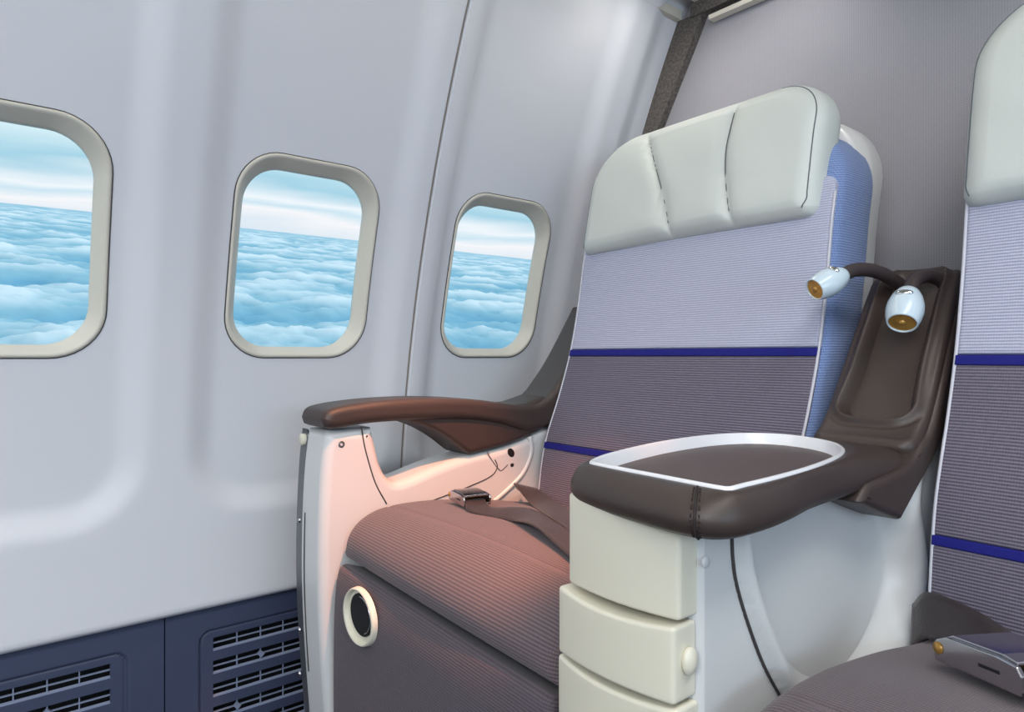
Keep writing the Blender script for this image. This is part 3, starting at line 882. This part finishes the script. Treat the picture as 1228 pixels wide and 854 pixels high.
for j in range(NH+1):
    for i in range(NY+1):
        y = .557+(1.16-.557)*i/NY
        top = -.135+.10*sstep(.93, 1.14, y)
        h = -.56+(top+.56)*j/NH
        V.append((xface(y, h), y, h))
nb = len(V)
for j in range(NH+1):
    for i in range(NY+1):
        v = V[j*(NY+1)+i]; V.append((-.42, v[1], v[2]))
W_ = NY+1
for j in range(NH):
    for i in range(NY):
        a = j*W_+i; F.append((a, a+1, a+W_+1, a+W_)); F.append((nb+a, nb+a+W_, nb+a+W_+1, nb+a+1))
for j in range(NH):
    for a in (j*W_, j*W_+NY): F.append((a, a+W_, nb+a+W_, nb+a))
for i in range(NY):
    for a in (i, NH*W_+i): F.append((a, a+1, nb+a+1, nb+a))
side = link_mesh('side_panel', V, F, M['shell'], K)
tube('panel_joint', [(xface(p.x-.004, p.y)+.0012, p.x-.003, p.y) for p in seamd if p.y < -.13], .0019, M['gasket'], side, 6)
ellipsoid('screw_cover', (-.3845, .560, -.197), .002, .006, .006, M['shell'], side)
# table
def resample(pts, n):
    c = [Vector(p) for p in pts]; L = [0]; m = len(c)
    for i in range(m): L.append(L[-1]+(c[(i+1) % m]-c[i]).length)
    out = []; j = 0
    for k in range(n):
        t = L[-1]*k/n
        while L[j+1] < t: j += 1
        f = (t-L[j])/(L[j+1]-L[j]+1e-12); out.append(c[j].lerp(c[(j+1) % m], f))
    return out
def blend(seg): return seg
def outline(ctrl, n=160):
    return resample([(p.x, p.y, 0) for p in catmull([(a, b, 0) for a, b in ctrl], 8, True)], n)
# both outlines start at the front-left corner and run to the front-right corner, up the right side and back
tab = outline([(-.553, .556), (-.540, .532), (-.515, .519), (-.46, .505), (-.41, .497), (-.372, .494), (-.346, .500), (-.330, .516), (-.323, .545), (-.325, .61), (-.340, .70), (-.344, .78), (-.350, .86), (-.352, .94), (-.360, 1.01), (-.41, 1.035), (-.465, 1.02), (-.51, .992), (-.56, .975), (-.598, .93), (-.615, .86), (-.612, .78), (-.602, .70), (-.583, .62), (-.566, .582)])
rng_ = outline([(-.530, .552), (-.524, .547), (-.48, .541), (-.43, .537), (-.38, .533), (-.345, .531), (-.333, .535), (-.334, .56), (-.336, .62), (-.343, .70), (-.357, .78), (-.375, .84), (-.398, .885), (-.432, .925), (-.475, .952), (-.520, .960), (-.558, .945), (-.583, .905), (-.593, .85), (-.590, .77), (-.577, .69), (-.556, .61), (-.541, .572)])
# keep the rim inside the leather edge
rng_ = [Vector((max(min(p.x*1.0, 9), -9), p.y, 0)) for p in rng_]
rng_ = [Vector((p.x-.008*sstep(-.44, -.34, p.x), p.y, 0)) for p in rng_]
def inset(poly, d):
    n = len(poly); out = []
    for i in range(n):
        t = (poly[(i+1) % n]-poly[i-1]).normalized(); nn_ = Vector((-t.y, t.x, 0))
        out.append(poly[i]+nn_*d)
    return out
def ringloft(name, rings, m, parent, cap0=False, cap1=False):
    n = len(rings[0][0]); V = []; F = []
    for pts, h in rings: V += [(p.x, p.y, h) for p in pts]
    for j in range(len(rings)-1):
        for i in range(n): F.append((j*n+i, j*n+(i+1) % n, (j+1)*n+(i+1) % n, (j+1)*n+i))
    if cap0: F.append(tuple(range(n))[::-1])
    if cap1: F.append(tuple((len(rings)-1)*n+i for i in range(n)))
    return link_mesh(name, V, F, m, parent)
# orientation: outline runs counter-clockwise seen from above -> inset is to the left
def mixp(a, b, f): return [p.lerp(q, f) for p, q in zip(a, b)]
# match index alignment of ring to the leather outline by nearest rotation
def align(a, b):
    n = len(a); best = min(range(n), key=lambda k: sum((a[i]-b[(i+k) % n]).length_squared for i in range(0, n, 8)))
    return b[best:]+b[:best]
rng_ = align(tab, rng_)
HT = -.116
tb = ringloft('table_pad', [(mixp(inset(tab, .012), rng_, .6), -.160), (inset(tab, .012), -.160), (inset(tab, .004), -.155), (inset(tab, .0), -.147), (inset(tab, .0), -.138), (mixp(inset(tab, .001), rng_, .25), -.126), (mixp(tab, rng_, .5), -.1205), (mixp(tab, rng_, .75), -.1185), (rng_, -.1190), (inset(rng_, .002), -.136)], M['leather'], K, True, True)
ringloft('table_rim', [(inset(rng_, .0), -.126), (inset(rng_, .0), HT-.0015), (inset(rng_, .0015), HT), (inset(rng_, .0040), HT), (inset(rng_, .0055), HT-.0015), (inset(rng_, .009), -.1305), (inset(rng_, .010), -.1320)], M['ring'], tb)
ringloft('table_mat', [(inset(rng_, .0085), -.1355), (inset(rng_, .0085), -.1325), (inset(rng_, .010), -.1315), (inset(rng_, .013), -.1312)], M['disc'], tb, True, True)
# stitched corner seam of the leather
cs = [(-.3800, .5000), (-.3900, .505)]
cor = min(range(len(tab)), key=lambda i: (tab[i]-Vector((-.350, .500, 0))).length)
def on_edge(i, o=0.0):
    r = [(inset(tab, .012)[i], -.1605), (inset(tab, .0035)[i], -.1553), (inset(tab, -.0005)[i], -.147), (inset(tab, -.0005)[i], -.138), (mixp(inset(tab, .0005), rng_, .25)[i], -.1255), (mixp(tab, rng_, .5)[i], -.1200), (mixp(tab, rng_, .75)[i], -.1180)]
    return [(p.x, p.y, h) for p, h in r]
tube('pad_seam', catmull(on_edge(cor), 5), .0013, M['stitchb'], tb, 6)
for di in (-1, 1):
    path = [Vector(p).lerp(Vector(q), .42) for p, q in zip(catmull(on_edge(cor), 8), catmull(on_edge(cor+di), 8))]
    # individual stitches along the line
    g = []
    for k in range(3, len(path)-3, 4):
        g.append(tube_geo([path[k], path[k+1], path[k+2]], .0007, 5))
    V, F = merge(g); link_mesh('pad_stitching', V, F, M['stitchb'], tb)
# upright leather back of console
bodyp = dense([(.80, -.166), (.85, -.184), (.914, -.204)], 4, False)+dense([(.96, -.176), (1.026, -.135), (1.10, -.070), (1.165, .0), (1.19, .07), (1.195, .118)], 4, False)+dense([(1.19, .118), (1.165, .098), (1.11, .028), (1.055, -.045), (1.012, -.098), (.985, -.115), (.955, -.133), (.90, -.143), (.82, -.148)], 4, False)
def taper(p):
    f = sstep(-.10, .14, p[2]); xm = -.418
    x = p[0]; 
    return (xm+(x-xm)*(1-.06*f)-.004*f, p[1], p[2])
up = slab('console_back', bodyp, -.492, -.342, M['leather'], K, er=.009, xf=taper)
fp = [(.962, -.124), (.988, -.112), (1.016, -.087), (1.055, -.038), (1.105, .028), (1.155, .094), (1.180, .120), (1.205, .126)]
FL, fpos, fnrm = arc_fn(fp)
def mapf(x, tt, d):
    p = fpos(tt); nv = fnrm(tt); q = p-nv*(d-.010)
    return taper((x, q.x, q.y))
fcx = -.4165
def lip(x, tt):
    tm = .200; half = .046+.006*(1-sstep(.05, .16, tt))
    return rr_sdf(x-fcx, tt-tm, half+.004, .150, .036)
def fdisp(x, tt, dd):
    sd = lip(x, tt)
    v = -.006*math.exp(-((sd+.001)/.0045)**2)+.018*(1-sstep(-.018, -.005, sd))
    v += .002*math.exp(-((sd-.010)/.003)**2)
    if sd < -.01: v += .006*math.exp(-((x-fcx-.004)/.007)**2)*sstep(.10, .14, tt)*(1-sstep(.22, .28, tt))
    return v
pad('console_tray', -.486, -.348, 0, FL, (.02, .02, .03, .03), .03, .012, mapf, M['leather'], up, disp=fdisp, nx=90, nt=110, erb=.003)
tube('console_back_seam', [taper((-.3435, y+.004, h-.004)) for y, h in dense([(.965, -.126), (1.0, -.112), (1.03, -.085), (1.07, -.038), (1.12, .03), (1.17, .096)], 5, False)], .0009, M['stitchb'], up, 6)
# gooseneck reading lights
def lamp(path, head_dir, label, hl, rs, parent=K):
    pts = catmull(path, 8)
    nk = tube('reading_light', pts, .0105, M['neck'], parent, 14)
    nk['label'] = label
    e = pts[-1]; ax = Vector(head_dir).normalized(); st_ = e-ax*.006
    prof = [(0, .0), (0, .0115*rs), (.004, .0150*rs), (.014, .0195*rs), (.028, .0230*rs), (.040, .0238*rs), (.052, .0222*rs), (.062, .0195*rs), (.064, .0185*rs), (.0635, .0172*rs), (.058, .0165*rs)]
    prof = [(d*hl, r) for d, r in prof]
    hd_ = lathe('lamp_head', st_, ax, prof, M['lamphead'], nk)
    lathe('lamp_lens', st_, ax, [(.0615*hl, .0176*rs), (.0622*hl, .010*rs), (.062*hl, .004*rs), (.062*hl, 0)], M['lens'], hd_)
    lathe('lamp_bulb', st_, ax, [(.060*hl, .0050), (.0635*hl, .004), (.0645*hl, .002), (.0645*hl, 0)], M['lens'], hd_, 12)
    # chrome slider on the top of the head
    upv = Vector((0.15, -.75, .65)); upv = (upv-ax*upv.dot(ax)).normalized(); sd = ax.cross(upv)
    ellipsoid('lamp_switch', st_+ax*.024*hl+upv*.0205*rs, .011*rs, .0045, .0055*hl, M['lampchrome'], hd_, axes=(sd, upv, ax))
    return nk
lamp([at(1140, 372, y=1.19), at(1139, 350, y=1.18), at(1128, 336, y=1.165), at(1112, 331, y=1.14), at(1097, 337, y=1.11), at(1089, 353, y=1.085)],
     Vector(at(1079, 401, y=1.035))-Vector(at(1089, 353, y=1.085)), 'gooseneck light bent over the leather tray', 1.0, 1.05)
lamp([at(1095, 372, y=1.19), at(1088, 351, y=1.175), at(1070, 335, y=1.14), at(1048, 325, y=1.10), at(1025, 324, y=1.06), at(1009, 331, y=1.03)],
     Vector(at(968, 352, y=.975))-Vector(at(1009, 331, y=1.03)), 'gooseneck light reaching over the seat bolster', .92, .88)
# ================================================================== OUTSIDE
NB = Vector((.1916, -.0135, 1)).normalized()       # the aircraft banks: the cloud deck's up direction
EX = Vector((0, 1, 0)); EX = (EX-NB*EX.dot(NB)).normalized(); EY = NB.cross(EX)
eye = Vector((0, 0, ZC))
def clouds():
    V = []; F = []
    HD = 60.0; nr, na = 300, 330
    a0, a1 = math.radians(70), math.radians(-20)
    for j in range(nr+1):
        r = 160*(5200/160)**((j/nr)**1.0)
        for i in range(na+1):
            a = math.radians(-30)+math.radians(125)*i/na
            p = EX*(r*math.cos(a))+EY*(r*math.sin(a))
            x, y = p.dot(EX), p.dot(EY)
            q = Vector((x/95.0, y/70.0, 0.3))
            n1 = noise.fractal(q, .75, 2.1, 7, noise_basis='PERLIN_ORIGINAL')
            n2 = abs(noise.fractal(Vector((x/26.0+9, y/22.0, 4)), .8, 2.1, 5, noise_basis='PERLIN_ORIGINAL'))
            f = 1-sstep(2500, 5000, r)*.7
            hgt = (n1*9.0-n2*3.6)*f
            V.append(tuple(eye+p+NB*(-HD+hgt)))
    W = na+1
    for j in range(nr):
        for i in range(na): F.append((j*W+i, j*W+i+1, (j+1)*W+i+1, (j+1)*W+i))
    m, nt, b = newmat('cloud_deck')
    # cloud shading painted into the colour by height: bluish troughs, white crests
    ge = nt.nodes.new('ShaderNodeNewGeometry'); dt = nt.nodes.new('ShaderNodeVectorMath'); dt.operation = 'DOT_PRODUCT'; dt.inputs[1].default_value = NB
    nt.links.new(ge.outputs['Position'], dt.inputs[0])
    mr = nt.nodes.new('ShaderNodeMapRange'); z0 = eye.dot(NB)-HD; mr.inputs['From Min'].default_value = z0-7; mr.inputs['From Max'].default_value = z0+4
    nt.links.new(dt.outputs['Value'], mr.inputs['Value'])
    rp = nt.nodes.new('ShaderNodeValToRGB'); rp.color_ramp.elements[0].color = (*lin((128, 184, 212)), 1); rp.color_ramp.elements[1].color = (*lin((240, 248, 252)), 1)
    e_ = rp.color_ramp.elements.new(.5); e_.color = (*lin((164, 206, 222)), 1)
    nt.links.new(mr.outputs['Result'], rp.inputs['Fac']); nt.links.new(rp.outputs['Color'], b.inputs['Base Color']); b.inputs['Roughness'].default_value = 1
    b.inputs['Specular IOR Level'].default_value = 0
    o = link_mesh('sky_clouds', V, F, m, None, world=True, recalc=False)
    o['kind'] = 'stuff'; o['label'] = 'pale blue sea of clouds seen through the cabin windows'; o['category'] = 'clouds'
    return o
clouds()
W = bpy.data.worlds.new('sky'); SC.world = W; W.use_nodes = True
nt = W.node_tree; nt.nodes.clear()
out = nt.nodes.new('ShaderNodeOutputWorld'); bg = nt.nodes.new('ShaderNodeBackground')
tc = nt.nodes.new('ShaderNodeTexCoord')
dot = nt.nodes.new('ShaderNodeVectorMath'); dot.operation = 'DOT_PRODUCT'; dot.inputs[1].default_value = NB
nt.links.new(tc.outputs['Generated'], dot.inputs[0])
mp = nt.nodes.new('ShaderNodeMapping'); mp.vector_type = 'POINT'; mp.inputs['Scale'].default_value = (1.5, 1.5, 12); mp.inputs['Rotation'].default_value = (0, math.atan(.1916), 0)
nt.links.new(tc.outputs['Generated'], mp.inputs['Vector'])
nz = nt.nodes.new('ShaderNodeTexNoise'); nz.inputs['Scale'].default_value = 1.6; nz.inputs['Detail'].default_value = 4; nz.inputs['Roughness'].default_value = .5
nt.links.new(mp.outputs['Vector'], nz.inputs['Vector'])
ma = nt.nodes.new('ShaderNodeMath'); ma.operation = 'MULTIPLY_ADD'; ma.inputs[1].default_value = .07; ma.inputs[2].default_value = -.035
nt.links.new(nz.outputs['Fac'], ma.inputs[0])
ad = nt.nodes.new('ShaderNodeMath'); ad.operation = 'ADD'
nt.links.new(dot.outputs['Value'], ad.inputs[0]); nt.links.new(ma.outputs[0], ad.inputs[1])
rmp = nt.nodes.new('ShaderNodeMapRange'); rmp.inputs['From Min'].default_value = -.10; rmp.inputs['From Max'].default_value = .40
nt.links.new(ad.outputs[0], rmp.inputs['Value'])
cr = nt.nodes.new('ShaderNodeValToRGB'); el = cr.color_ramp.elements
def cpos(v): return (v+.10)/.5
stops = [(-.10, (150, 205, 226)), (-.012, (228, 236, 244)), (.003, (250, 248, 250)), (.014, (206, 230, 242)), (.022, (244, 248, 252)), (.045, (168, 212, 230)), (.075, (214, 238, 246)), (.13, (246, 252, 254)), (.30, (205, 232, 246))]
el[0].position = cpos(stops[0][0]); el[0].color = (*lin(stops[0][1]), 1)
el[1].position = cpos(stops[-1][0]); el[1].color = (*lin(stops[-1][1]), 1)
for p_, c_ in stops[1:-1]:
    e_ = el.new(cpos(p_)); e_.color = (*lin(c_), 1)
nt.links.new(rmp.outputs['Result'], cr.inputs['Fac'])
nt.links.new(cr.outputs['Color'], bg.inputs['Color']); bg.inputs['Strength'].default_value = 1.0
nt.links.new(bg.outputs[0], out.inputs['Surface'])
# ================================================================== LIGHT
def area(name, loc, rot, sx, sy, power, col):
    l = bpy.data.lights.new(name, 'AREA'); l.shape = 'RECTANGLE'; l.size = sx; l.size_y = sy; l.energy = power; l.color = col
    o = bpy.data.objects.new(name, l); COL.objects.link(o); o.location = loc; o.rotation_euler = rot; return o
def spot(name, loc, tgt, power, col, ang, blend_=.5, r=.02):
    l = bpy.data.lights.new(name, 'SPOT'); l.energy = power; l.color = col; l.spot_size = math.radians(ang); l.spot_blend = blend_; l.shadow_soft_size = r
    o = bpy.data.objects.new(name, l); COL.objects.link(o); o.location = loc
    o.rotation_euler = (Vector(tgt)-Vector(loc)).to_track_quat('-Z', 'Y').to_euler(); return o
def aim(loc, tgt): return (Vector(tgt)-Vector(loc)).to_track_quat('-Z', 'Y').to_euler()
area('aisle_ceiling_light', (.55, -.2, 2.14), (0, 0, 0), .5, 2.4, 27, (1, .97, .93))
area('forward_fill_light', (.5, -1.7, 1.6), aim((.5, -1.7, 1.6), (-1.3, .6, .8)), 1.6, .8, 36, (.90, .95, 1))  # added unseen fill from the front to brighten the cabin
area('right_blue_fill_light', (1.75, .2, 1.05), aim((1.75, .2, 1.05), (-.5, .6, .6)), 1.6, .5, 15, (.55, .80, 1))  # added bluish fill for the side panel; the right wall has no window
area('wash_light', (-.96, .1, 1.69), (0, math.radians(12), 0), .04, 2.2, 8, (1, .91, .78))
spot('passenger_reading_light', (-.52, .62, 1.69), (-.91, .68, .52), 108, (1, .36, .17), 33, .5, .012)
spot('cove_spot', (-.93, 1.17, 1.68), (-1.10, 1.24, 1.2), 4.2, (1, .96, .90), 150, 1.0, .06)
spot('cove_spot', (-.75, 1.16, 1.68), (-.78, 1.42, 1.35), 5, (1, .96, .93), 110, .9, .04)
sun = bpy.data.lights.new('sun', 'SUN'); sun.energy = .8; sun.angle = math.radians(3); sun.color = (1, .97, .93)
so_ = bpy.data.objects.new('sun', sun); COL.objects.link(so_); so_.rotation_euler = Vector((-.10, -.93, -.35)).to_track_quat('-Z', 'Y').to_euler()
# ================================================================== CAMERA
cam = bpy.data.cameras.new('camera'); cam.lens = 819/1228*36; cam.sensor_width = 36; cam.clip_start = .02; cam.clip_end = 20000
co = bpy.data.objects.new('camera', cam); COL.objects.link(co); co.location = (0, 0, ZC); co.rotation_euler = (math.radians(90), 0, TH)
SC.camera = co
SC.view_settings.view_transform = 'Standard'; SC.view_settings.look = 'None'; SC.view_settings.gamma = 1; SC.view_settings.exposure = .06
SC.view_settings.use_curve_mapping = False
